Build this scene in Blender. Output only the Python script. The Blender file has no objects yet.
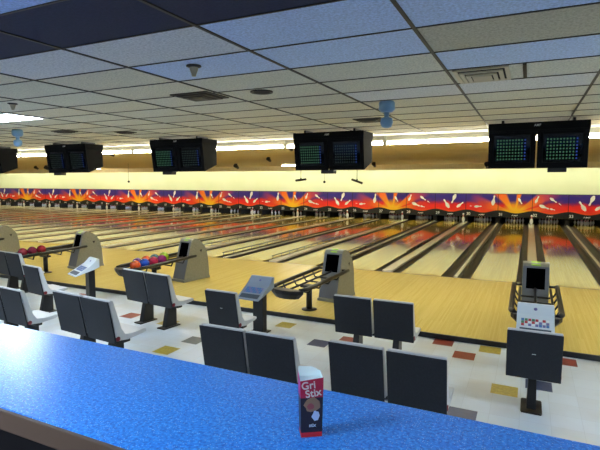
import bpy, bmesh, math, random
from mathutils import Vector, Matrix
random.seed(7)
PI = math.pi
scene = bpy.context.scene
COL = scene.collection

# ------------------------------------------------------------------ colour helpers
def lin(c):
    return tuple(((v/255)/12.92 if v/255 <= .04045 else ((v/255+.055)/1.055)**2.4) for v in c)

MATS = {}
def mat(name, rgb, rough=.5, metal=0, spec=.5, emit=None, strength=0, coat=0):
    if name in MATS: return MATS[name]
    m = bpy.data.materials.new(name); m.use_nodes = True
    b = m.node_tree.nodes['Principled BSDF']
    b.inputs['Base Color'].default_value = (*lin(rgb), 1)
    b.inputs['Roughness'].default_value = rough
    b.inputs['Metallic'].default_value = metal
    b.inputs['Specular IOR Level'].default_value = spec
    b.inputs['Coat Weight'].default_value = coat
    if emit:
        b.inputs['Emission Color'].default_value = (*lin(emit), 1)
        b.inputs['Emission Strength'].default_value = strength
    MATS[name] = m
    return m

class N:
    """tiny node-graph helper"""
    def __init__(s, m):
        s.t = m.node_tree; s.n = s.t.nodes; s.b = s.n['Principled BSDF']
    def new(s, typ, **kw):
        n = s.n.new(typ)
        for k, v in kw.items(): setattr(n, k, v)
        return n
    def link(s, a, b): s.t.links.new(a, b)
    def math(s, op, a, b=None, c=None, clamp=False):
        n = s.new('ShaderNodeMath', operation=op); n.use_clamp = clamp
        for i, v in enumerate((a, b, c)):
            if v is None: continue
            if isinstance(v, (int, float)): n.inputs[i].default_value = v
            else: s.link(v, n.inputs[i])
        return n.outputs[0]
    def coords(s, scale=(1, 1, 1), out='Object'):
        tc = s.new('ShaderNodeTexCoord'); mp = s.new('ShaderNodeMapping')
        mp.inputs['Scale'].default_value = scale
        s.link(tc.outputs[out], mp.inputs[0]); return mp.outputs[0]
    def noise(s, vec, scale, detail=2, rough=.5):
        n = s.new('ShaderNodeTexNoise'); n.inputs['Scale'].default_value = scale
        n.inputs['Detail'].default_value = detail; n.inputs['Roughness'].default_value = rough
        s.link(vec, n.inputs['Vector']); return n.outputs['Fac']
    def ramp(s, fac, stops):
        n = s.new('ShaderNodeValToRGB'); e = n.color_ramp.elements
        while len(e) < len(stops): e.new(.5)
        for el, (p, c) in zip(e, stops):
            el.position = p; el.color = (*lin(c), 1)
        s.link(fac, n.inputs[0]); return n.outputs[0]
    def mix(s, fac, a, b, mode='MIX'):
        n = s.new('ShaderNodeMix', data_type='RGBA', blend_type=mode)
        for i, v in ((0, fac), (6, a), (7, b)):
            if isinstance(v, (int, float)): n.inputs[i].default_value = v
            elif isinstance(v, tuple): n.inputs[i].default_value = (*lin(v), 1)
            else: s.link(v, n.inputs[i])
        return n.outputs[2]
    def color(s, c): s.link(c, s.b.inputs['Base Color'])
    def bump(s, h, strength=.2, dist=.01):
        n = s.new('ShaderNodeBump'); n.inputs['Strength'].default_value = strength
        n.inputs['Distance'].default_value = dist
        s.link(h, n.inputs['Height']); s.link(n.outputs[0], s.b.inputs['Normal'])

# ------------------------------------------------------------------ mesh builder
class MB:
    def __init__(s): s.bm = bmesh.new(); s.mi = 0; s.uv = None
    def face(s, pts):
        f = s.bm.faces.new([s.bm.verts.new(p) for p in pts]); f.material_index = s.mi; return f
    def solid(s, vs, fs):
        v = [s.bm.verts.new(p) for p in vs]; out = []
        for f in fs:
            q = s.bm.faces.new([v[i] for i in f]); q.material_index = s.mi; out.append(q)
        return out
    def box(s, x0, x1, y0, y1, z0, z1, bev=0):
        fs = s.solid([(x0,y0,z0),(x1,y0,z0),(x1,y1,z0),(x0,y1,z0),(x0,y0,z1),(x1,y0,z1),(x1,y1,z1),(x0,y1,z1)],
                [(0,3,2,1),(4,5,6,7),(0,1,5,4),(1,2,6,5),(2,3,7,6),(3,0,4,7)])
        s._bev(fs, bev); return s
    def _bev(s, fs, bev, seg=2):
        if bev > 0:
            es = list({e for f in fs for e in f.edges})
            r = bmesh.ops.bevel(s.bm, geom=es, offset=bev, segments=seg, profile=.5, affect='EDGES', clamp_overlap=True)
            for f in r['faces']: f.material_index = s.mi
    def prism(s, prof, x0, x1, bev=0, ax='x'):
        """profile (a,b) extruded along ax: x -> (y,z), y -> (x,z), z -> (x,y)"""
        n = len(prof)
        def P(t, a, b): return {'x': (t,a,b), 'y': (a,t,b), 'z': (a,b,t)}[ax]
        vs = [P(x0,a,b) for a,b in prof] + [P(x1,a,b) for a,b in prof]
        fs = [tuple(range(n))[::-1], tuple(range(n,2*n))] + [(i,(i+1)%n,n+(i+1)%n,n+i) for i in range(n)]
        f = s.solid(vs, fs); s._bev(f, bev); return s
    def hexa(s, b, t, bev=0):
        """b and t: four corners each, counter-clockwise from above"""
        f = s.solid(list(b)+list(t), [(3,2,1,0),(4,5,6,7),(0,1,5,4),(1,2,6,5),(2,3,7,6),(3,0,4,7)])
        s._bev(f, bev); return s
    def lathe(s, prof, c=(0,0,0), seg=16, M=None):
        c = Vector(c); rings = []
        for r, z in prof:
            if r < 1e-6: rings.append([s.bm.verts.new(tr(M, Vector((0,0,z)))+c)])
            else: rings.append([s.bm.verts.new(tr(M, Vector((r*math.cos(2*PI*i/seg), r*math.sin(2*PI*i/seg), z)))+c) for i in range(seg)])
        for a, b in zip(rings, rings[1:]):
            for i in range(seg):
                j = (i+1) % seg
                if len(a) == 1 and len(b) == 1: continue
                if len(a) == 1: v = [a[0], b[j], b[i]]
                elif len(b) == 1: v = [a[i], a[j], b[0]]
                else: v = [a[i], a[j], b[j], b[i]]
                f = s.bm.faces.new(v); f.material_index = s.mi; f.smooth = True
        return s
    def tube(s, pts, r, seg=10, cap=True):
        pts = [Vector(p) for p in pts]; rings = []
        for i, p in enumerate(pts):
            d = (pts[min(i+1,len(pts)-1)] - pts[max(i-1,0)]).normalized()
            u = d.cross(Vector((0,0,1)));
            if u.length < 1e-3: u = Vector((1,0,0))
            u.normalize(); w = u.cross(d)
            rr = r[i] if isinstance(r, (list,tuple)) else r
            rings.append([s.bm.verts.new(p + rr*(math.cos(2*PI*k/seg)*u + math.sin(2*PI*k/seg)*w)) for k in range(seg)])
        for a, b in zip(rings, rings[1:]):
            for k in range(seg):
                f = s.bm.faces.new([a[k],a[(k+1)%seg],b[(k+1)%seg],b[k]]); f.smooth = True; f.material_index = s.mi
        if cap:
            for q in (rings[0], rings[-1]):
                f = s.bm.faces.new(q); f.material_index = s.mi
        return s
    def cyl(s, c, r, h, seg=16, r2=None):
        return s.lathe([(0,0),(r,0),(r2 if r2 is not None else r,h),(0,h)], c, seg)
    def sphere(s, c, r, seg=16, rings=10):
        return s.lathe([(r*math.sin(PI*i/rings), -r*math.cos(PI*i/rings)) for i in range(rings+1)], c, seg)
    def build(s, name, m, parent=None, loc=None, smooth=False):
        bmesh.ops.recalc_face_normals(s.bm, faces=s.bm.faces[:])
        me = bpy.data.meshes.new(name); s.bm.to_mesh(me); s.bm.free()
        for x in (m if isinstance(m, (list,tuple)) else [m]): me.materials.append(x)
        if smooth:
            for p in me.polygons: p.use_smooth = True
        return link(name, me, parent, loc)
def tr(M, v): return M @ v if M is not None else v
def link(name, me, parent=None, loc=None):
    o = bpy.data.objects.new(name, me); COL.objects.link(o)
    if parent: o.parent = parent
    if loc: o.location = loc
    return o
def tag(o, label, cat, group=None, kind=None):
    o['label'] = label; o['category'] = cat
    if group: o['group'] = group
    if kind: o['kind'] = kind
    return o
def empty(name, loc, rz=0, scale=1):
    o = bpy.data.objects.new(name, None); COL.objects.link(o); o.empty_display_size = .1
    o.location = loc; o.rotation_euler = (0,0,rz); o.scale = (scale,)*3
    return o
def struct(o): o['kind'] = 'structure'; return o
def dup(root):
    r = root.copy(); COL.objects.link(r)
    for ch in list(root.children):
        c = ch.copy(); COL.objects.link(c); c.parent = r
        for g in list(ch.children):
            d = g.copy(); COL.objects.link(d); d.parent = c
    return r
def text_mesh(body, size, shear=0, extrude=.001):
    cu = bpy.data.curves.new('lettering', 'FONT'); cu.body = body; cu.size = size; cu.shear = shear
    cu.align_x = 'CENTER'; cu.align_y = 'CENTER'; cu.extrude = extrude; cu.offset = size*.012
    o = bpy.data.objects.new('lettering', cu); COL.objects.link(o)
    bpy.context.view_layer.update()
    me = bpy.data.meshes.new_from_object(o.evaluated_get(bpy.context.evaluated_depsgraph_get()))
    bpy.data.objects.remove(o); bpy.data.curves.remove(cu)
    return me
def text(name, body, size, m, parent, loc, rot=(PI/2,0,0), shear=0):
    me = text_mesh(body, size, shear); me.name = name; me.materials.clear(); me.materials.append(m)
    o = link(name, me, parent, loc); o.rotation_euler = rot
    return o

# ------------------------------------------------------------------ dimensions
X0, S = .159, 1.808            # first ball return line; lane pitch
YE, YF, YM = 7.855, 12.72, 30.35   # approach edge, foul line, masking wall
ZC, ZB = 3.47, 3.47            # seating ceiling, lane ceiling
XL, XR = X0-27*S, X0+5*S
KL, KR = -27, 3                # lanes
def lane_no(k): return 32+k

# ------------------------------------------------------------------ materials
black = mat('black_plastic', (22,23,27), .42)
monblack = mat('monitor_black', (15,16,19), .8, spec=.15)
black2 = mat('black_metal', (17,17,19), .35)
darkshell = mat('navy_black_shell', (27,30,41), .55)
n = N(darkshell); n.color(n.ramp(n.noise(n.coords(), 60, 3), [(.35,(14,16,23)),(.7,(24,27,36))]))
greyshell = mat('grey_white_shell', (200,203,205), .42)
maroon = mat('maroon_cap', (120,25,40), .4)
chrome = mat('chrome', (200,205,210), .15, 1)

def wood(name, c1, c2, c3, rough, bw=.03):
    m = mat(name, c1, rough); n = N(m)
    br = n.new('ShaderNodeTexBrick'); br.offset = .37; br.inputs['Scale'].default_value = 1
    br.inputs['Brick Width'].default_value = 1.6; br.inputs['Row Height'].default_value = bw
    br.inputs['Mortar Size'].default_value = .0006; br.inputs['Bias'].default_value = 0
    for i, c in ((1,c1),(2,c2),(3,c3)): br.inputs[i].default_value = (*lin(c),1)
    tc = n.new('ShaderNodeTexCoord'); mp = n.new('ShaderNodeMapping'); mp.inputs['Rotation'].default_value = (0,0,PI/2)
    n.link(tc.outputs['Object'], mp.inputs[0]); n.link(mp.outputs[0], br.inputs[0])
    g = n.noise(n.coords((60,1.2,1)), 1, 4)
    big = n.noise(n.coords((.5,.35,1)), 1, 2)
    c = n.mix(.35, br.outputs[0], n.ramp(g, [(.3,c2),(.7,c1)]))
    c = n.mix(n.math('MULTIPLY', big, .35), c, c2)
    n.color(c); return m
approach_m = wood('maple_approach', (226,206,126), (208,186,100), (172,146,76), .27)
lane_m = wood('oiled_lane_boards', (214,188,92), (188,158,68), (142,110,46), .075, .028)
gutter_m = mat('dark_gutter', (66,61,55), .5, spec=.4)
cap_m = mat('pale_cap', (240,234,214), .2)

tile_m = mat('white_vinyl_tile', (222,228,230), .3); n = N(tile_m)
br = n.new('ShaderNodeTexBrick'); br.offset = 0
for k_, v_ in (('Scale',1),('Brick Width',.305),('Row Height',.305),('Mortar Size',.0022),('Bias',-.4)): br.inputs[k_].default_value = v_
for i, c in ((1,(224,232,238)),(2,(216,220,222)),(3,(206,212,216))): br.inputs[i].default_value = (*lin(c),1)
n.link(n.coords(), br.inputs[0])
sm = n.ramp(n.noise(n.coords((1,1,1)), 1.1, 4), [(.45,(226,234,240)),(.75,(200,190,166))])
n.color(n.mix(.45, br.outputs[0], sm, 'MULTIPLY'))
def vinyl(name, c):
    m = mat(name, c, .32); n = N(m)
    n.color(n.ramp(n.noise(n.coords(), 30, 4), [(.3,tuple(int(v*.86) for v in c)),(.7,c)])); return m
red_t, yel_t, navy_t, grn_t = vinyl('red_tile',(150,62,46)), vinyl('mustard_tile',(196,176,74)), vinyl('navy_tile',(52,66,104)), vinyl('slate_tile',(92,106,112))

def ceil_mat(name, c, r=.85):
    m = mat(name, c, r); n = N(m)
    f = n.noise(n.coords(), 55, 3, .65)
    d = tuple(int(v*.84) for v in c)
    n.color(n.ramp(f, [(.34,d),(.62,c)])); n.bump(f, .3, .004); return m
TILES = [ceil_mat('ceiling_tile_grey',(222,221,204)), ceil_mat('ceiling_tile_beige',(226,221,198)), ceil_mat('ceiling_tile_dull',(212,213,198)),
         ceil_mat('ceiling_tile_daylit',(204,224,255)), ceil_mat('ceiling_tile_navy',(44,48,74)), ceil_mat('ceiling_tile_stained',(200,192,166)), ceil_mat('ceiling_tile_pale',(226,228,228))]  # blue tiles have reflected daylight put into their colour
grid_m = mat('bronze_grid', (44,38,30), .5)

# ------------------------------------------------------------------ room shell
b = MB(); b.box(XL-.2, XR+.2, 1.5, YE, -.18, -.08); struct(b.build('floor', tile_m))
inl = [(-.93,7.08,red_t),(-1.30,7.545,red_t),(-.335,6.06,yel_t),(.40,7.45,red_t),(-.73,5.18,navy_t),(.05,6.40,navy_t),(-5.06,5.33,yel_t),
       (-4.96,5.88,grn_t),(-6.96,6.50,red_t),(-4.0,7.26,yel_t),(-3.08,6.635,navy_t),(-2.70,6.98,red_t),(-6.0,6.45,yel_t),(-.60,7.50,yel_t),(-9.2,7.2,red_t),(-7.9,5.9,yel_t),
       (1.2,6.7,grn_t),(1.6,7.4,yel_t),(-1.55,5.3,navy_t)]
b = MB()
for x, y, m in inl:
    b.mi = [red_t,yel_t,navy_t,grn_t].index(m); b.face([(x,y,-.0790),(x+.305,y,-.0790),(x+.305,y+.305,-.0790),(x,y+.305,-.0790)])
o = struct(b.build('floor_inlay', [red_t,yel_t,navy_t,grn_t]))
b = MB(); b.box(XL-.2, XR+.2, YE, YF, -.2, 0); struct(b.build('approach_floor', approach_m))
b = MB(); b.box(XL-.2, XR+.2, YE-.03, YE, -.079, .002); struct(b.build('trim_1', black))
b = MB(); b.box(XL, XR, YF-.012, YF+.012, -.02, .0015); struct(b.build('trim_2', mat('foul_line', (98,78,44), .3)))
b = MB(); b.box(XL-.2, XR+.2, YF, 33.6, -.5, -.14); struct(b.build('lane_foundation', mat('foundation', (40,38,36), .8)))
# walls
cream = mat('cream_paint', (236,239,220), .55); n = N(cream)
n.color(n.ramp(n.noise(n.coords(), .7, 3), [(.3,(232,236,212)),(.7,(238,241,222))]))
b = MB(); b.box(XL-.2, XR+.2, YM, YM+.12, 1.73, 4.0); struct(b.build('wall_back', cream))
b = MB(); b.box(XL-.32, XL-.2, -6.2, 33.6, -.3, 4.0); struct(b.build('wall_left', mat('side_wall_paint', (205,210,190), .6)))
b = MB(); b.box(XR+.2, XR+.32, -6.2, 33.6, -.3, 4.0); struct(b.build('wall_right', MATS['side_wall_paint']))
b = MB(); b.box(XL-.2, XR+.2, -6.3, -6.2, .5, 4.0); struct(b.build('wall_front', mat('rear_wall_paint', (190,200,215), .6)))
b = MB(); b.box(XL-.2, XR+.2, 33.4, 33.5, -.3, 4.0); struct(b.build('wall_pit', mat('pit_black', (12,12,13), .9)))
b = MB(); b.box(XL-.2, XR+.2, -6.2, 1.5, .5, .6); struct(b.build('concourse_floor', mat('carpet', (46,40,52), .95)))
b = MB(); b.box(XL-.2, XR+.2, 1.4, 1.5, -.18, .6); struct(b.build('trim_3', mat('riser', (60,56,60), .7)))
# seating ceiling: tiles
CX, CY, PX, PY = -.704, 2.49, 1.22, .645
special = {}
def setrow(j, ks, t):
    for k in ks: special[(k,j)] = t
setrow(-1, range(-40,9), 4)                     # navy row
setrow(-2, range(-40,9), 3)
setrow(0, [-1], 3); setrow(1, [-1], 3)          # between the two near runners
setrow(1, [-2], 3); setrow(0, [-2], 6)
setrow(0, [0], 3); setrow(1, [0], 5); setrow(2, [0], 3); setrow(0, [1], 3)
setrow(2, [1], 6); setrow(3,[1],6); special[(-3,0)] = 6; special[(-1,4)] = 6; special[(0,4)] = 6
b = MB()
k0, k1 = math.floor((XL-.3-CX)/PX), math.ceil((XR+.3-CX)/PX)
j0, j1 = -14, 15
for k in range(k0, k1):
    for j in range(j0, j1):
        b.mi = special.get((k,j), random.choice([0,0,0,1,1,2]))
        x0, y0 = CX+k*PX, CY+j*PY
        y1 = min(y0+PY, 12.1)
        b.face([(x0,y0,ZC),(x0+PX,y0,ZC),(x0+PX,y1,ZC),(x0,y1,ZC)])
struct(b.build('ceiling', TILES))
b = MB()
for k in range(k0, k1+1):
    x = CX+k*PX; b.box(x-.012, x+.012, CY+j0*PY, 12.06, ZC-.008, ZC+.01)
for j in range(j0, j1):
    y = CY+j*PY; b.box(CX+k0*PX, CX+k1*PX, y-.007, y+.007, ZC-.006, ZC+.01)
struct(b.build('ceiling_grid', grid_m))
# lane ceiling
tan = mat('tan_lane_ceiling', (244,230,190), .7); n = N(tan)
f = n.noise(n.coords((.6,5,1)), 1, 4); f2 = n.noise(n.coords((25,60,1)), 1, 2)
n.color(n.mix(.3, n.ramp(f, [(.35,(240,224,180)),(.65,(250,242,208))]), n.ramp(f2, [(.3,(226,206,156)),(.7,(250,242,210))])))
b = MB()
for y0, y1 in ((12.1,28.3),): b.box(XL-.2, XR+.2, y0, y1, ZB, ZB+.04)
struct(b.build('lane_ceiling', tan))

b = MB(); b.box(XL-.2, XR+.2, 28.3, 33.5, 3.95, 4.0); struct(b.build('trim_5', mat('slot_white', (232,232,214), .6)))
b = MB(); b.box(XL-.2, XR+.2, 28.26, 28.3, 3.16, 4.0); struct(b.build('trim_4', tan))
# ------------------------------------------------------------------ visible lights and unseen ones added for brightness
E_STRIP, E_COVE, E_TROF, E_FAR = 17.5, 5.4, 16.5, 15
tube_m = mat('fluorescent_tube', (255,255,255), .5, emit=(255,248,226), strength=E_STRIP)
cove_m = mat('cove_fill_glow', (255,255,255), .5, emit=(248,255,226), strength=E_COVE)
trof_m = mat('troffer_diffuser', (255,255,255), .5, emit=(214,232,255), strength=E_TROF)
far_m = mat('lane_tube', (255,255,255), .5, emit=(255,246,215), strength=E_FAR)
white_metal = mat('white_enamel', (228,226,214), .4)
L = 2.44
x = X0+2.0*S-.55
proto = None; i = 0
while x > XL+1:
    if proto is None:
        r = empty('ceiling_strip_light', (x, 10.25, ZC)); proto = r
        bb = MB(); bb.box(-L/2+.01, L/2-.01, -.045, .045, -.105, 0, .006); bb.build('housing', white_metal, r)
        bb = MB(); bb.tube([(-L/2+.04,-.0,-.16),(L/2-.04,-.0,-.16)], .026); bb.build('fluorescent_tube', tube_m, r)
        for sx in (-1,1):
            bb = MB(); bb.box(sx*(L/2-.03)-.018, sx*(L/2-.03)+.018, -.035, .035, -.195, -.105, .004); bb.build('end_cap', white_metal, r)
    else:
        r = dup(proto); r.location = (x, 10.25, ZC)
    tag(r, 'bare white fluorescent strip light in the long glowing row behind the hanging monitors', 'ceiling light', 'fluorescent strips in a row')
    x -= L; i += 1
b = MB(); b.box(XL+.2, XR-.2, 28.40, 28.48, 3.6, 3.68)  # unseen glow added to brighten the cream wall
o = b.build('cove_fill', cove_m); tag(o, 'unseen added light brightening the cream wall from the ceiling slot', 'light')
b = MB(); b.box(XL+.2, XR-.2, 28.32, 28.62, 3.685, 3.74); b.build('housing', white_metal, o)
b = MB(); b.box(XL, XR, 28.35, 28.55, 3.74, 3.95); b.build('hanger', white_metal, o)

def troffer(kx, j, label):
    x0, y0 = CX+kx*PX, CY+j*PY
    r = empty('ceiling_troffer', (x0+PX/2, y0+PY/2, ZC))
    b = MB(); w, d = PX/2-.01, PY/2-.01
    for a in ((-w,-w+.03,-d,d),(w-.03,w,-d,d),(-w+.03,w-.03,-d,-d+.03),(-w+.03,w-.03,d-.03,d)): b.box(a[0],a[1],a[2],a[3],-.014,-.001)
    b.build('frame', white_metal, r)
    b = MB(); b.box(-w+.03, w-.03, -d+.03, d-.03, -.012, -.002); b.build('diffuser', trof_m, r)
    tag(r, label, 'ceiling light'); return r
troffer(-6, 3, 'bright recessed fluorescent panel in the ceiling at the left edge')
for kx, j, lb in ((-8,-8,'added unseen fill panel over the left end of the concourse'),(-3,-8,'added unseen fill panel over the concourse behind the counter'),(2,-8,'added unseen fill panel over the right end of the concourse'),
                  (3,3,'added unseen fill panel over the seating beyond the right edge'),(-13,3,'added unseen fill panel over the seating far to the left'),(-19,3,'added unseen fill panel over the far left seating end'),
                  (-5,-4,'added unseen fill panel over the counter to the left'),(3,-4,'added unseen fill panel over the counter to the right'),(-2,-5,'added unseen fill panel above the counter just behind the viewpoint')):
    troffer(kx, j, lb)  # unseen panels outside the view, added as fill for the room

r0 = None
for (xx, yy, lb) in ((-12.0,25.0,'pale tube light under the lane ceiling below the second monitor from the right'),(-30.7,26.2,'pale tube light under the lane ceiling below the fourth monitor from the right')):
    r = empty('ceiling_tube_light', (xx, yy, ZB))
    b = MB(); b.box(-1.25,1.25,-.06,.06,-.05,0,.005); b.build('housing', white_metal, r)
    b = MB(); b.tube([(-1.2,0,-.08),(1.2,0,-.08)], .03); b.build('fluorescent_tube', far_m, r)
    tag(r, lb, 'ceiling light')

# ------------------------------------------------------------------ lanes
LW = 1.066
proto = None; LB = 18.9
for k in range(KL, KR):
    xc = X0+(k+.5)*S
    if proto is None:
        r = empty('bowling_lane', (xc, YF, 0)); proto = r
        b = MB(); b.box(-LW/2, LW/2, 0.012, LB, -.12, 0); b.build('lane_bed', lane_m, r)
        for sx in (-1, 1):
            b = MB(); g0, g1 = sx*(LW/2+.002), sx*(LW/2+.24); prof = []
            for t in range(9):
                a = PI*t/8; xx = (g0+g1)/2 - sx*(abs(g1-g0)/2)*math.cos(a); prof.append((xx, -.015-.085*math.sin(a)))
            prof2 = prof + [(g1,-.139),(g0,-.139)]
            b.prism(prof2, 0.012, LB-.4, ax='y'); b.build('gutter', gutter_m, r)
    else:
        r = dup(proto); r.location = (xc, YF, 0)
    tag(r, f'glossy maple bowling lane ending under number {lane_no(k)} on the masking wall', 'bowling lane', 'bowling lanes')
hw = (S-LW)/2-.245
pw = pn = None
for k in range(KL, KR+1):
    wide = (k % 2 == 0)
    w = .14 if wide else .045
    b = MB(); h = .05 if wide else .03
    if wide and pw or (not wide and pn):
        r = (pw if wide else pn).copy(); COL.objects.link(r); r.location = (X0+k*S, YF, 0)
    else:
        b.mi = 1; b.box(-hw*.999, hw*.999, .02, LB-1.3, -.139, -.004); b.mi = 0
        b.prism([(-w,-.004),(-w,h-.012),(-w+.015,h),(w-.015,h),(w,h-.012),(w,-.004)], .05, LB-1.3, ax='y')
        r = b.build('wide_divider' if wide else 'lane_divider', [cap_m, gutter_m], None, (X0+k*S, YF, 0))
        if wide: pw = r
        else: pn = r
    tag(r, ('wide pale divider between two lanes ending behind a large white pin ornament' if wide else f'narrow pale divider running between two glossy lanes'), 'lane divider', 'wide lane dividers' if wide else 'narrow lane dividers')

# bumper rails standing beside some gutters
railm = mat('bumper_rail_metal', (70,66,56), .4)
for k, sd, ys, ln in ((-4,-1,.35,7.2),(-5,-1,.25,6.0),(-3,-1,.5,7.0),(-2,-1,3.2,6.0),(-6,-1,.3,6)):
    r = empty('bumper_rail', (X0+k*S+sd*.2, YF+ys, 0.0))
    b = MB(); b.tube([(0,0,.13),(0,ln,.13)], .016, 8); b.build('rail', railm, r)
    p0 = None; nn = int(ln/.6)
    for q in range(nn+1):
        if p0 is None:
            b = MB(); b.tube([(0,0,-.085),(0,0,.125)], .012, 6); p0 = b.build('post', railm, r, (0,.05,0))
        else:
            p = p0.copy(); COL.objects.link(p); p.parent = r; p.location = (0, .05+q*(ln-.1)/nn, 0)
    tag(r, f'low grey bumper rail on thin posts beside the divider of lanes {lane_no(k-1)} and {lane_no(k)}', 'bumper rail', 'bumper rails')

# pins
white_pin = mat('pin_white', (238,240,244), .3); red_band = mat('pin_red', (190,30,40), .4)
def pin_mesh(sc=1, name='bowling_pin'):
    prof = [(.026,0),(.029,.01),(.040,.05),(.0575,.105),(.0605,.115),(.056,.16),(.044,.205),(.030,.24),(.0237,.265),(.0232,.28),(.0275,.315),(.0325,.345),(.028,.367),(.014,.379),(0,.381)]
    b = MB(); b.lathe([(0,0)]+[(r_*sc, z_*sc) for r_, z_ in prof], seg=12)
    for f in b.bm.faces:
        z = sum(v.co.z for v in f.verts)/len(f.verts)/sc
        if .242 < z < .262 or .276 < z < .30: f.material_index = 1
    return b
pp = None
for k in range(KL, 2):
    for row in range(4):
        for q in range(row+1):
            xx = X0+(k+.5)*S + (q-row/2)*.3048; yy = 30.62+row*.264
            if pp is None: pp = pin_mesh().build('bowling_pin', [white_pin, red_band], None, (xx,yy,0)); o = pp
            else: o = pp.copy(); COL.objects.link(o); o.location = (xx,yy,0)
            tag(o, 'white bowling pin standing among the racks at the far end of the lanes', 'bowling pin', 'bowling pins at the lane ends')
pp = None
for k in range(-26, 3, 2):
    loc = (X0+k*S, 29.35, .05)
    if pp is None: pp = pin_mesh(1.5).build('pin_ornament', [white_pin, red_band], None, loc); o = pp
    else: o = pp.copy(); COL.objects.link(o); o.location = loc
    tag(o, f'large white pin ornament on the cap between lanes {lane_no(k-1)} and {lane_no(k)}', 'pin ornament', 'pin ornaments on the caps')
# kickback boards + unseen deck lamps added to brighten the pins
kick = mat('kickback_dark', (44,42,40), .7); pk = None
for k in range(KL, KR+1):
    loc = (X0+k*S, 30.45, 0)
    if pk is None:
        b = MB(); b.prism([(0,-.13),(0,.30),(.12,.36),(2.6,.95),(2.6,-.13)], -hw+.01, hw-.01, .004); pk = b.build('kickback', kick, None, loc); o = pk
    else: o = pk.copy(); COL.objects.link(o); o.location = loc
    tag(o, f'dark kickback board between the pin decks of lanes {lane_no(k-1)} and {lane_no(k)}', 'divider board', 'kickback boards')
dk1 = mat('deck_fill_bright', (255,255,255), .5, emit=(190,215,255), strength=9)
dk2 = mat('deck_fill_dim', (255,255,255), .5, emit=(215,225,255), strength=.35)
p1 = p2 = None
for k in range(KL, 2):
    br_ = k < -9
    loc = (X0+(k+.5)*S, 30.56, .62)
    src = p1 if br_ else p2
    if src is None:
        r = empty('deck_fill', loc); b = MB(); b.box(-.5,.5,-.05,.05,.0,.06,.005); b.build('housing', black2, r)
        b = MB(); b.tube([(-.48,0,-.02),(.48,0,-.02)], .02, 8); b.build('tube', dk1 if br_ else dk2, r)
        if br_: p1 = r
        else: p2 = r
    else: r = dup(src); r.location = loc
    tag(r, f'unseen pin deck light added behind the masking panel of lane {lane_no(k)}', 'lamp', 'added pin deck lights')

# ------------------------------------------------------------------ masking panels (sunrise artwork)
ZT, ZH = 1.73, .40
art = mat('sunrise_art', (255,0,0), .4); n = N(art)
uvn = n.new('ShaderNodeUVMap'); sp = n.new('ShaderNodeSeparateXYZ'); n.link(uvn.outputs[0], sp.inputs[0])
u, v = sp.outputs[0], sp.outputs[1]            # metres from the sun's centre
uu = n.math('MULTIPLY', u, 1.0)
ang = n.math('ARCTAN2', v, uu)
rad = n.math('SQRT', n.math('ADD', n.math('MULTIPLY', u, u), n.math('MULTIPLY', v, v)))
cv = n.new('ShaderNodeCombineXYZ'); n.link(u, cv.inputs[0]); n.link(v, cv.inputs[1])
ns = n.noise(cv.outputs[0], 2.2, 3)
# sky: purple on top, red and orange below
hgt = n.math('ADD', v, n.math('MULTIPLY', n.math('SUBTRACT', ns, .5), .45))
sky = n.ramp(n.math('MULTIPLY', hgt, .92), [(.0,(255,92,24)),(.22,(250,44,26)),(.42,(240,32,36)),(.53,(160,32,90)),(.63,(70,34,140)),(.9,(48,36,146)),(1,(74,44,132))])
rays = None
for deg, wdt, amp in ((124,11.5,1.2),(79,6,1.1),(33,10,1.2),(12,6.5,1),(163,9.5,1.1)):
    d = n.math('ABSOLUTE', n.math('SUBTRACT', ang, math.radians(deg)))
    t = n.math('MULTIPLY', n.math('SUBTRACT', 1.25, n.math('DIVIDE', d, math.radians(wdt))), 1.7, clamp=True)
    t = n.math('MULTIPLY', t, amp)
    rays = t if rays is None else n.math('MAXIMUM', rays, t)
fall = n.math('SUBTRACT', 1.75, n.math('MULTIPLY', rad, .66), clamp=True)
rays = n.math('MULTIPLY', rays, fall)
rc = n.ramp(n.math('MULTIPLY', rad, .5), [(.1,(255,196,32)),(.35,(255,150,28)),(.62,(252,110,34)),(.9,(236,74,50))])
c = n.mix(rays, sky, rc)
sun = n.math('SUBTRACT', 1.5, n.math('MULTIPLY', rad, 2.0), clamp=True)
c = n.mix(sun, c, (255,198,30))
n.color(c)
hill = mat('hill_black', (24,27,28), .5)
pinart = mat('art_pin_white', (255,252,250), .4)
white_ink = mat('white_ink', (252,252,252), .5)
seam = mat('panel_seam', (14,14,16), .6)
def pin_poly(cx, cz, ln, deg, wf=.30):
    ln *= 1.08
    prof = [(0,.09),(.05,.15),(.2,.25),(.34,.28),(.5,.2),(.64,.11),(.76,.1),(.88,.14),(.96,.11),(1,.0)]
    pts = [(t-.5, w_) for t, w_ in prof] + [(t-.5, -w_) for t, w_ in reversed(prof[:-1])]
    a = math.radians(deg); out = []
    for t, w_ in pts:
        t *= ln; w_ *= ln*wf/.3*.62
        out.append((cx+t*math.cos(a)-w_*math.sin(a), cz+t*math.sin(a)+w_*math.cos(a)))
    return out
SUNV = .62                                      # height of the sun's centre on the wall
PINS = {'A': [(.28,1.34,.36,-58,), (.99*S-.9-.0,1.42,0,0)],
        'B': [(-.66,1.44,.40,68),(-.28,1.02,.50,-22),(.14,.90,.26,-14),(.16,1.42,.40,-36),(.50,1.20,.16,-40)],
        'C': [(-.22,1.12,.58,122),(.20,1.42,.56,-112),(.58,1.06,.46,40)],
        'D': [(-.2,.98,.40,4),(-.6,1.0,.12,0),(.66,1.36,.56,82)]}
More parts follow.
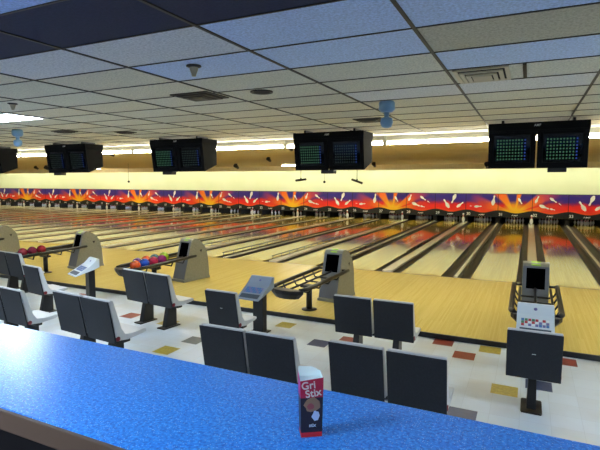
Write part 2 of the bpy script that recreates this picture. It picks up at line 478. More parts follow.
def make_panel(kind):
    me_b = MB(); bm = me_b.bm; uvl = bm.loops.layers.uv.new('UVMap')
    off = {'A':0,'B':S,'C':2*S,'D':-S}[kind]; w = S/2
    me_b.mi = 0; y = -.02
    nx, nz = 10, 6
    f = me_b.face([(-w,y,ZH),(w,y,ZH),(w,y,ZT),(-w,y,ZT)])
    def hz(x): return .70 + .075*(-math.cos(2*PI*x/S)) - .02*math.sin(2*PI*x/S)
    for lp in f.loops: lp[uvl].uv = (lp.vert.co.x+off, lp.vert.co.z-SUNV)
    me_b.mi = 1; y = -.024; m_ = 24
    pts = [(-w+S*i/m_, y, hz(-w+S*i/m_)) for i in range(m_+1)]
    for a_, b_ in zip(pts, pts[1:]): me_b.face([(a_[0],y,ZH),(b_[0],y,ZH),b_,a_])
    me_b.box(-w, w, -.022, .03, ZT-.001, ZT+.025)          # top rail
    me_b.box(-w, w, -.0185, .03, ZH, ZT-.002)                  # board behind the print
    me_b.box(-w, w, -.03, .20, ZH-.03, ZH)                 # bottom rail
    me_b.mi = 3; me_b.box(-w, -w+.026, -.0255, -.02, ZH, ZT)
    me_b.mi = 2
    for p in PINS[kind]:
        if p[2] <= 0: continue
        pl = pin_poly(p[0],p[1],p[2],p[3])
        ctr = (p[0],-.026,p[1]); N_ = len(pl)
        for i_ in range(N_):
            a_, b_ = pl[i_], pl[(i_+1)%N_]
            me_b.face([ctr,(a_[0],-.026,a_[1]),(b_[0],-.026,b_[1])])
    bmesh.ops.recalc_face_normals(bm, faces=bm.faces[:])
    me = bpy.data.meshes.new('masking_panel'); bm.to_mesh(me); bm.free()
    for mm in (art, hill, pinart, seam): me.materials.append(mm)
    return me
PM = {t: make_panel(t) for t in 'ABCD'}
emb = text_mesh('AMF', .115, .0); emb.materials.clear(); emb.materials.append(white_ink)
desc = {'A':'sunrise masking panel with yellow sun and orange rays above lane number %d','B':'masking panel with big tumbling pins right of a sun above lane number %d',
        'C':'purple and red masking panel with three flying pins above lane number %d','D':'masking panel with one upright pin left of a sun above lane number %d'}
for k in range(KL, 4):
    t = {3:'A',0:'B',1:'C',2:'D'}[k % 4]
    o = link('masking_panel', PM[t], None, (X0+(k+.5)*S, YM-.03, 0))
    tag(o, desc[t] % lane_no(k), 'masking panel', 'sunrise masking panels')
    text('lane_number', str(lane_no(k)), .23, white_ink, o, (-S/2+.17, -.027, .53))
    e = link('emblem', emb, o, (0.02, -.027, .49)); e.rotation_euler = (PI/2,0,0); e.scale = (1.6,1,1)
b = MB(); b.box(XL-.2, XL+.001, YM-.06, YM+.1, 0, 1.76); struct(b.build('trim_6', mat('mint_trim', (120,200,130), .5)))

# ------------------------------------------------------------------ hanging score monitors
screen_m = mat('crt_glass', (10,13,14), .12)
sg = mat('score_green', (8,24,14), .5, emit=(110,190,140), strength=.055)
sgd = mat('score_dim', (8,18,16), .5, emit=(90,120,110), strength=.025)
sb = mat('score_blue', (10,20,60), .5, emit=(50,90,200), strength=.10)
def monitor(x, rz, label, bright, boxx, sc=1):
    r = empty('score_monitor', (x, 8.3, ZC-.013), rz, sc)
    b = MB(); b.box(-.71,.71,0,.58,-.168,-.048,.012); b.build('header', monblack, r)
    for sx in (-.5,.5):
        b = MB(); b.box(sx-.02,sx+.02,.1,.5,-.05,.004); b.build('ceiling_hanger', black2, r)
    b = MB(); b.box(-.705,.705,.015,.5,-.195,-.16,.004); b.build('light_lip', monblack, r)
    for s, br_ in ((-1,bright[0]),(1,bright[1])):
        b = MB(); x0, x1 = (s*.012, s*.70) if s > 0 else (-.70,-.012)
        xi, xo = x0, x1
        fr = [(x0,.02,-.17),(x1,.02,-.17),(x1,.10,-.755),(x0,.10,-.755)]
        bk = [(x0,.56,-.17),(x1,.56,-.17),(x1,.56,-.60),(x0,.56,-.60)]
        # bezel ring around a recessed screen
        def P(u_, v_, d_=0):   # u,v in 0..1 on the front face, d depth inwards
            xx = x0+(x1-x0)*u_; zz = -.17-.585*v_; yy = .02+.08*v_+d_
            return (xx, yy, zz)
        us, vs = (.10,.90), (.10,.86)
        o4 = [P(0,0),P(1,0),P(1,1),P(0,1)]; i4 = [P(us[0],vs[0]),P(us[1],vs[0]),P(us[1],vs[1]),P(us[0],vs[1])]
        r4 = [P(us[0]+.02,vs[0]+.02,.035),P(us[1]-.02,vs[0]+.02,.035),P(us[1]-.02,vs[1]-.02,.035),P(us[0]+.02,vs[1]-.02,.035)]
        for a in range(4):
            c_ = (a+1)%4
            b.face([o4[a],o4[c_],i4[c_],i4[a]]); b.face([i4[a],i4[c_],r4[c_],r4[a]])
        b.face([r4[0],r4[1],r4[2],r4[3]])
        for a in range(4):
            c_ = (a+1)%4; b.face([fr[a],fr[c_],bk[c_],bk[a]])
        b.face(bk)
        bmesh.ops.remove_doubles(b.bm, verts=b.bm.verts[:], dist=1e-4)
        cab = b.build('monitor_cabinet', monblack, r)
        b = MB()       # slightly domed glass
        nu = 6
        for iu in range(nu):
            for iv in range(nu):
                def G(a_, c_):
                    uu_ = us[0]+.02+(us[1]-us[0]-.04)*a_/nu; vv_ = vs[0]+.02+(vs[1]-vs[0]-.04)*c_/nu
                    bul = .022*(1-((a_/nu*2-1)**2+(c_/nu*2-1)**2)/2)
                    return P(uu_, vv_, .033-bul)
                b.face([G(iu,iv),G(iu+1,iv),G(iu+1,iv+1),G(iu,iv+1)])
        bmesh.ops.remove_doubles(b.bm, verts=b.bm.verts[:], dist=1e-4)
        scn = b.build('screen', screen_m, cab, smooth=True)
        b = MB()
        ue, ve = [.155], [.185]
        for co in range(10): ue += [ue[-1]+.033, ue[-1]+.064]
        for ro in range(7): ve += [ve[-1]+.045, ve[-1]+.084]
        for a_ in range(len(ue)-1):
            for c_ in range(len(ve)-1):
                lit = a_ % 2 == 1 and c_ % 2 == 1
                b.mi = 2 if not lit else (1 if a_ == len(ue)-2 else 0)
                b.face([P(ue[a_],ve[c_],.006),P(ue[a_+1],ve[c_],.006),P(ue[a_+1],ve[c_+1],.006),P(ue[a_],ve[c_+1],.006)])
        bmesh.ops.remove_doubles(b.bm, verts=b.bm.verts[:], dist=1e-4)
        b.build('score_grid', [sg if br_ else sgd, sb, screen_m], cab)
    text('emblem', 'AMF', .05, mat('emblem_silver', (190,190,190), .4), r, (0,-.002,-.10))
    b = MB(); b.box(boxx-.13,boxx+.13,.14,.3,-.82,-.752,.008); b.build('junction_box', black2, r)
    tag(r, label, 'monitor', 'hanging score monitors')
    return r
monitor(.07, 0, 'black twin score monitor hanging rightmost, above the ball return in front', (1,1), .30)
monitor(-3.44, 0, 'black twin score monitor hanging second from the right, pale tube light below it', (1,0), -.05)
monitor(-7.03, math.radians(2), 'black twin score monitor hanging third from the right', (1,0), -.35)
monitor(-10.56, math.radians(2), 'black twin score monitor hanging fourth from the right', (0,0), -.45)
monitor(-13.95, math.radians(2), 'black twin score monitor cut off by the left edge', (0,0), -.3)

# ------------------------------------------------------------------ ceiling fittings
beige_metal = mat('beige_vent', (196,186,160), .5)
def diffuser(x0, x1, y0, y1, label, dark=False):
    r = empty('air_diffuser', ((x0+x1)/2,(y0+y1)/2,ZC)); w, d = (x1-x0)/2, (y1-y0)/2
    b = MB()
    for s_, z_ in ((1,-.005),(.78,-.02),(.56,-.03)):
        ww, dd = w*s_, d*s_; t = .035
        for a in ((-ww,-ww+t,-dd,dd),(ww-t,ww,-dd,dd),(-ww+t,ww-t,-dd,-dd+t),(-ww+t,ww-t,dd-t,dd)): b.box(a[0],a[1],a[2],a[3],z_-.008,z_+.004)
    b.build('louvre_frame', mat('dark_vent', (70,66,58), .6) if dark else beige_metal, r)
    b = MB(); b.box(-w,w,-d,d,-.004,-.001); b.build('throat', mat('vent_dark', (30,27,24), .8), r)
    b = MB(); b.box(-w*.35,w*.35,-d*.35,d*.35,-.04,-.03); b.build('centre_plate', mat('dark_vent', (70,66,58), .6) if dark else beige_metal, r)
    tag(r, label, 'air vent'); return r
diffuser(-.66, -.20, 4.46, 5.03, 'beige square air diffuser in the ceiling left of the rightmost monitor')
b = MB(); b.box(-.015,.015,-.29,.29,-.010,0); tag(b.build('ceiling_bracket', grid_m, None, (-.08,4.745,ZC)), 'dark metal bar in the ceiling beside the beige air diffuser', 'bracket')
diffuser(-3.70, -3.20, 4.30, 4.74, 'dark square air diffuser in the ceiling left of the black round opening', True)
diffuser(-8.5, -8.1, 6.4, 6.7, 'small dark ceiling vent above the left monitors, nearer the blue lamp', True)
diffuser(-7.5, -7.15, 7.05, 7.3, 'small dark ceiling vent above the third monitor from the right', True)
diffuser(-2.55, -2.1, 7.2, 7.6, 'dark ceiling vent beside the blue lamp over the second monitor', True)
r = empty('recessed_speaker', (-2.68,4.6,ZC)); b = MB(); b.lathe([(0,-.004),(.10,-.004),(.115,-.014),(.125,-.012),(.125,0)], seg=24); b.build('trim_ring', black, r)  # black recessed speaker, gives no light
b = MB(); b.lathe([(0,-.006),(.09,-.006)], seg=24); b.build('opening', mat('vent_dark', (30,27,24), .8), r); tag(r, 'black round recessed opening in the ceiling', 'ceiling light')
def sprinkler(x, y, s, label):
    r = empty('ceiling_sprinkler', (x,y,ZC))
    b = MB(); b.lathe([(0,0),(.075*s,0),(.078*s,-.012*s),(.05*s,-.022*s),(0,-.022*s)], seg=18); b.build('flange', mat('dark_bronze', (46,44,42), .5), r)
    b = MB(); b.lathe([(.045*s,-.02*s),(.042*s,-.045*s),(.026*s,-.085*s),(.022*s,-.11*s),(0,-.11*s)], seg=16); b.build('cone', mat('sensor_beige', (176,168,140), .5), r)
    tag(r, label, 'ceiling sensor')
sprinkler(-2.60, 3.33, .82, 'cone shaped ceiling sensor with dark flange under a tile painted with a pale daylight sheen')
sprinkler(-5.92, 3.94, .75, 'small dark ceiling sprinkler near the left edge')
bl = mat('pale_blue_plastic', (120,160,196), .35)
def bluelamp(x, y, label):
    r = empty('pendant_lamp', (x,y,ZC))
    b = MB(); b.lathe([(0,0),(.085,0),(.098,-.02),(.098,-.10),(.07,-.13),(.03,-.135),(0,-.135)], seg=20); b.build('upper_shade', bl, r)
    b = MB(); b.lathe([(.035,-.13),(.03,-.2)], seg=14); b.build('stem', bl, r)
    b = MB(); b.lathe([(.03,-.19),(.07,-.205),(.078,-.26),(.06,-.31),(.02,-.325),(0,-.325)], seg=20); b.build('lower_shade', bl, r)
    tag(r, label, 'pendant lamp')
bluelamp(-1.62, 5.82, 'pale blue two tier ceiling lamp above the second monitor from the right')
bluelamp(-8.86, 5.96, 'pale blue two tier ceiling lamp near the left edge')
# small spotlights under the lane ceiling
def spot(x, y, s, label):
    r = empty('spotlight', (x,y,ZB))
    b = MB(); b.cyl((0,0,-.03*s), .05*s, .03*s); b.build('mount', black2, r)
    b = MB(); M = Matrix.Rotation(math.radians(62),3,'X')
    b.lathe([(0,-.11*s),(.05*s,-.11*s),(.075*s,.05*s),(.085*s,.10*s),(.07*s,.10*s),(.05*s,.03*s),(0,.03*s)], (0,.02*s,-.11*s), 14, M); b.build('lamp_head', black2, r)
    b = MB(); b.tube([(0,0,-.02*s),(0,.01*s,-.1*s)], .018*s, 8); b.build('arm', black2, r)
    tag(r, label, 'spotlight', 'spotlights under the lane ceiling')
for x, y, s, lb in ((-5.71,11.25,.95,'black spotlight just left of the second monitor from the right'),(-9.7,17.2,1.0,'small black spotlight left of the second monitor, farther back'),
    (-7.3,24.0,1.3,'tiny spotlight by the lower right corner of the second monitor'),(-2.02,26.3,1.6,'small spotlight by the lower left corner of the rightmost monitor'),
    (-12.4,11.5,.9,'black spotlight right of the fourth monitor from the right'),(-27.9,20.6,1.6,'spotlight under the fourth monitor from the right'),
    (-24.0,28.0,1.8,'spotlight under the third monitor from the right'),(-15.1,23.0,1.5,'spotlight between the second and third monitors'),(-29.5,21.0,1.2,'small spotlight left of the fourth monitor from the right')):
    spot(x, y, s, lb)
def hangbar(x, y, z, tilt, label, w=.26):
    r = empty('hanging_bar', (x,y,ZB))
    b = MB(); b.tube([(0,0,0),(0,0,z-ZB)], .012, 6); b.build('rod', black2, r)
    b = MB(); c_, s_ = math.cos(tilt), math.sin(tilt)
    b.tube([(-w*c_,0,z-ZB-w*s_),(w*c_,0,z-ZB+w*s_)], .05, 8); b.build('bar', black2, r)
    b = MB(); b.tube([(0,0,z-ZB-.02),(0,0,z-ZB+.10)], .035, 8); b.build('clamp', black2, r)
    tag(r, label, 'hanging bar')
hangbar(-9.58, 20, 2.54, .12, 'short black bar on a thin rod below the left half of the second monitor')
hangbar(-6.85, 20, 2.48, -.32, 'short black tilted bar on a rod below the right edge of the second monitor')
def pend(x, y, z, label):
    r = empty('hanging_sensor', (x,y,ZB))
    b = MB(); b.tube([(0,0,0),(0,0,z-ZB)], .006, 6); b.build('cord', black2, r)
    b = MB(); b.sphere((0,0,z-ZB), .06, 10, 6); b.build('ball', black2, r)
    tag(r, label, 'hanging sensor')
pend(-8.4, 20, 2.45, 'tiny dark ball hanging between the two black bars under the second monitor')
pend(-20.3, 20, 2.45, 'tiny dark ball hanging left of the third monitor from the right')
pend(-33.6, 20, 2.45, 'tiny dark ball hanging near the left edge')

# ------------------------------------------------------------------ ball returns
grey_hood = mat('hood_grey', (140,140,130), .5); n = N(grey_hood)
n.color(n.ramp(n.noise(n.coords(), 40, 3), [(.3,(128,129,118)),(.7,(146,147,137))]))
hood_front = mat('hood_front_grey', (112,116,124), .5)
lime = mat('lime_plate', (150,196,50), .45)
def ball_return(x, y, rz, label, rack=True):
    r = empty('ball_return', (x,y,0), rz)
    prof = [(.02,0),(.02,.05),(0,.07),(.104,.45),(.25,.98),(.29,1.04),(.36,1.06),(.46,1.04),(.60,.95),(.70,.84),(.76,.72),(.80,.5),(.83,.07),(.83,0)]
    b = MB(); b.prism(prof, -.215, .215, .018); b.build('hood', grey_hood, r)
    def F(xx, z, d=0):      # point on the sloped front face
        y_ = .25*(z-.07)/.91
        return (xx, y_-.006-d, z)
    b = MB()                # front fascia as a frame round the opening
    ox, oz0, oz1 = .150, .60, .955
    def slab(x0_, x1_, z0_, z1_, d=0):
        b.hexa([F(x0_,z0_,d),F(x1_,z0_,d),(x1_,F(0,z0_)[1]+.03,z0_),(x0_,F(0,z0_)[1]+.03,z0_)],[F(x0_,z1_,d),F(x1_,z1_,d),(x1_,F(0,z1_)[1]+.03,z1_),(x0_,F(0,z1_)[1]+.03,z1_)])
    slab(-.205,-ox,.5,.985); slab(ox,.205,.5,.985); slab(-ox,ox,oz1,.985); slab(-ox,ox,.5,oz0); slab(-.205,.205,.08,.5)
    b.build('fascia', hood_front, r)
    b = MB(); slab(-ox,ox,oz0,oz1,-.004); b.build('ball_opening', mat('opening_black', (3,3,4), 1, spec=0), r)
    b = MB(); b.hexa([(-.075,.262,.995),(.075,.262,.995),(.075,.34,1.052),(-.075,.34,1.052)],[(-.075,.255,1.005),(.075,.255,1.005),(.075,.335,1.066),(-.075,.335,1.066)]); b.build('lime_plate', lime, r)
    b = MB()
    for s in (-1,1): b.prism([(.52,.76),(.60,.76),(.56,.69)], s*.2155, s*.2185)
    b.build('side_mark', black2, r)
    b = MB(); b.prism([(-.23,-.03),(.23,-.03),(.23,.85),(-.23,.85)], 0, .06, .012, ax='z'); b.build('plinth', grey_hood, r)
    if rack:
        for s in (-1,1):
            b = MB(); b.tube([(s*.345,.30,.645),(s*.345,.26,.645),(s*.345,.0,.632),(s*.345,-.7,.595),(s*.34,-1.36,.56),(s*.28,-1.50,.55)], [.018,.036,.038,.038,.04,.04], 10); b.build('side_rail', black2, r)
            b = MB(); b.tube([(s*.205,.24,.64),(s*.33,.24,.64)], .022, 8); b.build('bracket', black2, r)
        for tx in (-.24,0,.24):
            b = MB(); b.tube([(tx,.15,.605),(tx,-.6,.567),(tx,-1.42,.526)], .02, 8); b.build('ball_track', black2, r)
        for q, yy in enumerate((-.06,-.42,-.78,-1.14)):
            zz = .632+yy*.052
            b = MB(); b.tube([(-.335,yy,zz),(-.26,yy,zz-.125),(.26,yy,zz-.125),(.335,yy,zz)], .018, 8); b.build('cross_bar', black2, r)
        b = MB()            # rounded front tray
        pts = [(-.33,-1.445),(-.345,-1.48),(-.29,-1.57),(-.16,-1.63),(0,-1.65),(.16,-1.63),(.29,-1.57),(.345,-1.48),(.33,-1.445),(0,-1.44)]
        lo = [(.70*a,-1.46+.72*(c_+1.46)) for a, c_ in pts]
        vs = [(a,c_,.555) for a,c_ in pts]+[(a,c_,.49) for a,c_ in pts]+[(a,c_,.39) for a,c_ in lo]; m_ = len(pts)
        fs = [tuple(range(m_)),tuple(range(2*m_,3*m_))[::-1]]
        for lv in (0,1): fs += [(lv*m_+i_,lv*m_+(i_+1)%m_,(lv+1)*m_+(i_+1)%m_,(lv+1)*m_+i_) for i_ in range(m_)]
        f = b.solid(vs, fs); b._bev(f, .012); b.build('front_tray', black2, r)
        b = MB(); b.tube([(0,-.72,.012),(0,-.72,.45)], .058, 14); b.build('post', black2, r)
        b = MB(); b.lathe([(0,0),(.15,0),(.15,.012),(.13,.022),(.05,.026),(0,.026)], (0,-.72,0), 24); b.build('base_plate', black2, r)
        b = MB(); b.box(-.16,.16,-.80,-.64,.43,.485,.008); b.build('saddle', black2, r)
    tag(r, label, 'ball return', 'ball returns on the approach')
    return r
ball_return(X0, 9.1, 0, 'grey ball return with empty rack behind the front right score console')
BR2 = ball_return(-3.70, 9.0, math.radians(-7), 'grey ball return with empty black rack near the middle of the approach')
BR3 = ball_return(-7.78, 9.2, math.radians(-10), 'grey ball return whose black rack carries eight colourful balls')
BR4 = ball_return(-11.66, 9.25, math.radians(-12), 'grey ball return whose rack carries three maroon balls')
BR5 = ball_return(-15.5, 9.3, math.radians(-9), 'grey ball return cut off by the left edge of the view')

def ball(root, lx, ly, colr, label, i):
    a = root.rotation_euler.z; c_, s_ = math.cos(a), math.sin(a)
    zz = .567+(ly+.6)*.0505+.0755
    m = mat('ball_'+'_'.join(map(str,colr)), colr, .12); nn = N(m)
    if len(nn.n) < 3:
        f = nn.noise(nn.coords(), 9, 4); nn.color(nn.ramp(f, [(.35,tuple(int(v*.55) for v in colr)),(.6,colr)]))
    br = .118
    b = MB(); b.sphere((0,0,0), br, 20, 12)
    o = b.build('bowling_ball', [m, black2], None, (root.location.x+lx*c_-ly*s_, root.location.y+lx*s_+ly*c_, zz))
    b = MB()
    for q in (-.02,.02): b.lathe([(0,br+.0005),(.012,br+.0002)], (q,.0,0), 8)
    b.lathe([(0,br+.0002),(.014,br-.0002)], (0,-.045,-.009), 8)
    h = b.build('finger_holes', black2, o); h.rotation_euler = (.6+.3*i,.3*i,0)
    tag(o, label, 'bowling ball', 'bowling balls on the racks')
RX, RL = .12, -.12
for i, (lx, ly, cc, lb) in enumerate(((RX,-1.31,(232,92,40),'orange bowling ball at the front end of the ball rack'),(RX,-1.07,(40,84,200),'blue bowling ball next to the orange one on the rack'),
    (RX,-.83,(206,40,84),'crimson bowling ball between the blue and the magenta ones'),(RX,-.59,(150,36,110),'magenta bowling ball in the near row closest to the hood'),
    (RL,-1.09,(96,44,120),'dark purple bowling ball behind the orange and blue ones'),(RL,-.85,(236,96,50),'orange red bowling ball in the back row behind the crimson one'),
    (RL,-.61,(40,92,110),'dark teal bowling ball in the back row of the rack'),(RL,-.33,(160,200,50),'lime green bowling ball nearest the hood'))):
    ball(BR3, lx, ly, cc, lb, i)
for i, (ly, lb) in enumerate(((-1.24,'maroon bowling ball at the front end of the far left rack'),(-1.0,'purplish maroon bowling ball in the middle of three on the far left rack'),(-.76,'maroon bowling ball nearest the hood on the far left rack'))):
    ball(BR4, -.12, ly, [(160,30,56),(140,34,72),(168,32,50)][i], lb, i)

# ------------------------------------------------------------------ score consoles
con_l = mat('console_pale', (212,224,232), .4); con_shade = mat('console_shaded', (140,154,170), .45); keydark = mat('key_dark', (52,70,88), .4)  # grey body is the pale one with shade put into its colour
kc = [mat('key_a',(196,60,70),.4), mat('key_b',(70,120,180),.4), mat('key_c',(236,240,242),.4), mat('key_d',(80,140,100),.4), mat('key_e',(120,120,170),.4)]
def console(x, y, rz, body, label, colourful):
    r = empty('score_console', (x,y,-.08), rz)
    b = MB(); b.box(-.10,.10,-.05,.08,.02,.80,.008); b.build('pedestal', black, r)
    b = MB(); b.box(-.15,.15,-.12,.14,0,.02,.004); b.build('base_plate', black2, r)
    # wedge head: (y,z) profile
    prof = [(-.36,.635),(-.36,.655),(-.02,.835),(.09,.955),(.135,.955),(.135,.78),(.02,.74)]
    b = MB(); b.prism(prof, -.22, .22, .008); h = b.build('console_head', body, r)
    d = Vector((0,.34,.18)).normalized(); nrm = Vector((0,-d.z,d.y))
    def K(x_, t, up): return Vector((x_,-.36,.655)) + d*t + nrm*up
    def plate(nm, x0_, x1_, t0, t1, m, up=.004):
        b = MB(); b.hexa([K(x0_,t0,0),K(x1_,t0,0),K(x1_,t1,0),K(x0_,t1,0)],[K(x0_,t0,up),K(x1_,t0,up),K(x1_,t1,up),K(x0_,t1,up)]); return b.build(nm, m, h)
    plate('keyboard', -.18, .18, .03, .125, keydark)
    bs = MB()
    for ro in range(3):
        for co in range(8):
            bs.mi = (ro*3+co*7+(co//3)) % 5 if colourful else (1 if (ro+co)%3 else 4)
            x0_ = -.165+co*.0415; t0 = .165+ro*.047
            bs.hexa([K(x0_,t0,0),K(x0_+.034,t0,0),K(x0_+.034,t0+.038,0),K(x0_,t0+.038,0)],[K(x0_,t0,.006),K(x0_+.034,t0,.006),K(x0_+.034,t0+.038,.006),K(x0_,t0+.038,.006)])
    bs.build('button_field', kc if colourful else kc, h)
    b = MB(); b.lathe([(0,0),(.022,0),(.022,.004),(0,.004)], (0,.035,.898), 14, Matrix.Rotation(math.radians(47),3,'X')); b.build('badge', kc[4], h)
    tag(r, label, 'score console', 'score consoles')
console(.135, 6.84, 0, con_l, 'pale score console with coloured buttons directly behind the rightmost single seat', True)
console(-4.07, 6.86, math.radians(-3), con_shade, 'score console in painted shade grey on a black pedestal near the middle ball return', False)
console(-8.28, 6.98, math.radians(-20), con_l, 'pale score console on a black pedestal in front of the three maroon balls', False)

# ------------------------------------------------------------------ seats
def bench(x, y, rz, nseat, label, badge=False, sc=1, group='bench seats of the players area'):
    r = empty('bench_seat', (x,y,-.08), rz, sc); pitch = .585
    xs = [(i-(nseat-1)/2)*pitch for i in range(nseat)]
    for i, xc in enumerate(xs):
        w = .272
        prof = [(-.115,.955),(-.085,.962),(-.055,.945),(-.01,.78),(.045,.56),(.10,.475),(.20,.455),(.42,.475),(.45,.46),(.45,.43),(.40,.415),(.15,.40),(.0,.415),(-.02,.44)]
        b = MB(); b.prism(prof, xc-w, xc+w, .010); b.build('seat_shell', greyshell, r)
        b = MB(); t0, t1 = (-.028,.388), (-.128,.955)
        dd = Vector((0, t1[0]-t0[0], t1[1]-t0[1])); th = .016
        q = lambda x_, s_, o_: (xc+x_, t0[0]+dd.y*s_-o_, t0[1]+dd.z*s_)
        b.hexa([q(-w-.004,0,th),q(w+.004,0,th),q(w+.004,0,-.006),q(-w-.004,0,-.006)],[q(-w-.004,.985,th),q(w+.004,.985,th),q(w+.004,.985,-.002),q(-w-.004,.985,-.002)],.007)
        b.build('back_panel', darkshell, r)
        if badge:
            b = MB(); b.hexa([q(-.02,.53,th),q(.02,.53,th),q(.02,.53,0),q(-.02,.53,0)],[q(-.02,.545,th+.003),q(.02,.545,th+.003),q(.02,.545,0),q(-.02,.545,0)]); b.build('badge', greyshell, r)
        # pedestal leg, leaning slightly, wider at the foot
        lx = xc
        b = MB(); b.hexa([(lx-.05,.02,.015),(lx+.05,.02,.015),(lx+.05,.26,.015),(lx-.05,.26,.015)],[(lx-.042,.10,.385),(lx+.042,.10,.385),(lx+.042,.27,.385),(lx-.042,.27,.385)],.006); b.build('leg', black2, r)
        b = MB(); b.prism([(-.11,-.04),(-.10,-.07),(.10,-.07),(.11,-.04),(.11,.27),(.10,.30),(-.10,.30),(-.11,.27)] if nseat==1 else [(-.085,-.06),(.085,-.06),(.085,.31),(-.085,.31)], 0, .018, .004, ax='z')
        for v in b.bm.verts: v.co.x += lx
        b.build('foot_plate', black2, r)
        b = MB(); b.box(lx-.09,lx+.09,.05,.36,.375,.412,.005); b.build('seat_bracket', black2, r)
    L_ = xs[-1]+.272
    b = MB(); b.box(-L_+.02,L_-.02,.10,.20,.36,.40,.005); b.build('beam', black2, r)
    for s in (1,):
        b = MB(); b.lathe([(0,0),(.032,0),(.032,.03),(.026,.036),(0,.036)], (s*(L_-.028),.0,.445), 14, Matrix.Rotation(s*PI/2,3,'Y')); b.build('pivot_cap', maroon, r)
    tag(r, label, 'seat', group)
    return r
R = math.radians
bench(-2.68, 4.33, R(0), 2, 'navy black two seat bench nearest the counter, left of the snack box', sc=1.03)
bench(-1.19, 4.47, R(0), 2, 'navy black two seat bench nearest the counter, right of the snack box', sc=1.02)
bench(-1.90, 6.36, R(0), 2, 'two seat bench in the second row, right of the middle, before the yellow approach')
bench(.115, 5.75, R(0), 1, 'single black backed seat on one pedestal in front of the rightmost console', True)
bench(-4.06, 5.84, R(-2), 1, 'single black backed seat beside the score console in painted shade grey', True)
bench(-5.99, 6.33, R(-7), 2, 'two seat bench in front of the rack of colourful balls', sc=1.04)
bench(-5.47, 4.58, R(-5), 2, 'two seat bench nearest the counter, third from the right in its row', sc=1.06)
bench(-7.27, 4.60, R(-5), 2, 'two seat bench nearest the counter at the left edge')
bench(-8.52, 5.98, R(-8), 1, 'single seat at the left between the maroon balls and the pale console')
bench(-10.75, 6.92, R(-6), 2, 'two seat bench cut off by the left edge, below the maroon balls')

# ------------------------------------------------------------------ counter, snack box, stool
blue = mat('blue_speckle_laminate', (36,104,214), .28); n = N(blue)
vo = n.new('ShaderNodeTexVoronoi'); vo.inputs['Scale'].default_value = 125; n.link(n.coords((1,1,.2)), vo.inputs['Vector'])
f = n.noise(n.coords(), 90, 3, .6)
basec = n.ramp(f, [(.32,(14,92,192)),(.5,(28,130,226)),(.68,(76,172,248))])
spk = n.math('LESS_THAN', vo.outputs['Distance'], .22)
sel = n.new('ShaderNodeSeparateColor'); n.link(vo.outputs['Color'], sel.inputs[0])
spk = n.math('MULTIPLY', spk, n.math('GREATER_THAN', sel.outputs[0], .45))
n.color(n.mix(spk, basec, (176,206,246)))
edge_m = mat('brown_edge', (92,74,60), .5)
r = empty('counter', (-1.0,1.3,.6))
b = MB(); b.box(-5.2,3.2,-.30,.335,1.055,1.1,.004); b.build('counter_top', blue, r)
b = MB(); b.box(-5.2,3.2,-.312,-.298,1.025,1.097,.003); b.build('edge_band', edge_m, r)
b = MB(); b.box(-5.1,3.1,.20,.30,0,1.054); b.build('front_panel', mat('counter_panel_dark', (30,28,30), .7), r)
tag(r, 'long bar counter with a blue speckled top and brown edge', 'counter')
b = MB()
r = empty('bar_stool', (-1.52,.98,.6))
b = MB(); b.lathe([(0,.66),(.17,.66),(.185,.69),(.18,.72),(.1,.735),(0,.737)], seg=28); b.build('seat', mat('stool_vinyl', (20,24,40), .45), r)
b = MB(); b.lathe([(.186,.665),(.192,.67),(.192,.688),(.186,.692)], seg=28); b.build('seat_ring', chrome, r)
b = MB(); b.cyl((0,0,.02), .03, .64); b.build('post', chrome, r)
b = MB(); b.lathe([(0,0),(.2,0),(.2,.01),(.05,.03),(0,.03)], seg=24); b.build('foot', chrome, r)
tag(r, 'dark bar stool with a chrome rim tucked under the blue counter', 'stool')

# snack box: paper sleeve with curved scoop opening
bx, by = -.597, 1.318
r = empty('snack_box', (bx, by, 1.7005), R(34), 1.08)
red_p = mat('box_crimson', (176,26,58), .4); dark_p = mat('box_dark', (30,18,28), .4); pink_p = mat('box_magenta', (198,40,120), .4); inner_p = mat('box_paper', (226,240,240), .6); redline = mat('box_red_band', (196,30,36), .4)
w, d, h = .034, .023, .180
b = MB()
seg = 8; bs_ = .9     # footprint a little narrower
def ring(zf, inset=0):
    s_ = bs_+(1-bs_)*zf; return [(-w*s_+inset,-d*s_+inset),(w*s_-inset,-d*s_+inset),(w*s_-inset,d*s_-inset),(-w*s_+inset,d*s_-inset)]
zs = [0,.08,.66,1.0]
def topz(i): return [h*.945, h*.985, h*1.0, h*1.04][i]
for i in range(4):
    j = (i+1) % 4
    for a in range(3):
        za, zb = zs[a], zs[a+1]
        ra, rb = ring(za), ring(zb)
        h0a = h*za; h1i = topz(i) if a == 2 else h*zb; h1j = topz(j) if a == 2 else h*zb
        b.mi = {0:3, 1:1, 2:0}[a]
        if i == 3 and a > 0: b.mi = 2
        if i == 3 and a == 1: b.mi = 1
        b.face([(*ra[i],h0a),(*ra[j],h0a),(*rb[j],h1j),(*rb[i],h1i)])
rb = ring(0); b.mi = 1; b.face([(*p,0) for p in rb])
bmesh.ops.remove_doubles(b.bm, verts=b.bm.verts[:], dist=1e-5)
sl = b.build('sleeve', [red_p, dark_p, pink_p, redline], r)
b = MB()
r0_, r1_ = ring(.2,.0012), ring(1,.0012)
for i in range(4):
    j = (i+1)%4; b.face([(*r0_[i],h*.55),(*r0_[j],h*.55),(*r1_[j],topz(j)+.0008),(*r1_[i],topz(i)+.0008)])
b.face([(*p,h*.93) for p in ring(.93,.0016)])
b.build('paper_liner', inner_p, r)
b = MB()      # torn white flap standing at the back edge
b.hexa([(-w,d-.002,h*1.0),(w,d-.002,h*1.0),(w,d-.001,h*1.0),(-w,d-.001,h*1.0)],[(-w*.95,d+.002,h*1.09),(w*.2,d+.002,h*1.075),(w*.2,d+.003,h*1.075),(-w*.95,d+.003,h*1.09)]); b.build('flap', inner_p, r)
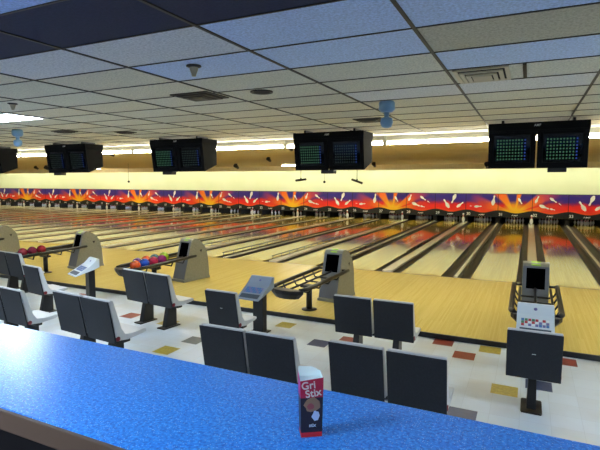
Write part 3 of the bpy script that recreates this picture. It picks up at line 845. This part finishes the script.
fy = -d-.0006
tx_m = mat('box_lettering', (214,206,196), .5)
text('lettering', 'Gri', .031, tx_m, r, (-.010,fy-.0003,h*.865), (PI/2,R(-6),0))
text('lettering', 'Stix', .031, tx_m, r, (.004,fy-.0002,h*.735), (PI/2,R(-8),0))
b = MB()      # cookie picture
pts = [(.023*math.cos(2*PI*i/14)*(1+.12*math.sin(3*i)), .021*math.sin(2*PI*i/14)*(1+.1*math.cos(2*i))) for i in range(14)]
b.prism([(a+.001,c_+h*.545) for a, c_ in pts], fy+.0015, fy-.0004, ax='y')
b.mi = 1; b.prism([(a*.45-.004,c_*.45+h*.52) for a, c_ in pts], fy+.001, fy-.0007, ax='y')
b.build('picture', [mat('picture_tan', (142,112,84), .5), mat('picture_rose', (150,74,72), .5)], r)
b = MB()
pts = [(-.003,.0),(.006,-.012),(.016,-.010),(.021,.003),(.018,.014),(.010,.016),(.008,.028),(.004,.028),(.004,.014)]
b.prism([(a+.002,c_+h*.34) for a, c_ in pts], fy+.003, fy+.0005, ax='y'); b.build('drop_picture', mat('picture_pale', (176,196,224), .5), r)
text('lettering', 'stix', .014, mat('box_lettering_pale', (190,200,220), .5), r, (.002,fy+.0012,h*.2))
tag(r, 'small crimson and black snack box with a white torn top on the blue counter', 'snack box')

# ------------------------------------------------------------------ camera, world, colour
cam = bpy.data.cameras.new('camera'); co = bpy.data.objects.new('camera', cam); COL.objects.link(co)
cam.sensor_width = 36; cam.lens = 475.9/600*36; cam.clip_start = .05; cam.clip_end = 200
yaw, pit, roll = R(25.702), R(5.305), R(.035)
fw = Vector((-math.sin(yaw)*math.cos(pit), math.cos(yaw)*math.cos(pit), -math.sin(pit)))
rt = Vector((math.cos(yaw), math.sin(yaw), 0)); up = rt.cross(fw)
r2 = math.cos(roll)*rt+math.sin(roll)*up; u2 = -math.sin(roll)*rt+math.cos(roll)*up
co.matrix_world = Matrix(((r2.x,u2.x,-fw.x,0),(r2.y,u2.y,-fw.y,0),(r2.z,u2.z,-fw.z,2.5),(0,0,0,1)))
scene.camera = co
w_ = bpy.data.worlds.new('world'); scene.world = w_; w_.use_nodes = True
w_.node_tree.nodes['Background'].inputs[0].default_value = (.5,.55,.6,1); w_.node_tree.nodes['Background'].inputs[1].default_value = .1
vs = scene.view_settings; vs.view_transform = 'Standard'; vs.look = 'None'; vs.exposure = 1.9; vs.gamma = 1; vs.use_curve_mapping = False
scene.cycles.max_bounces = 10; scene.cycles.diffuse_bounces = 7
scene.cycles.sample_clamp_indirect = 6
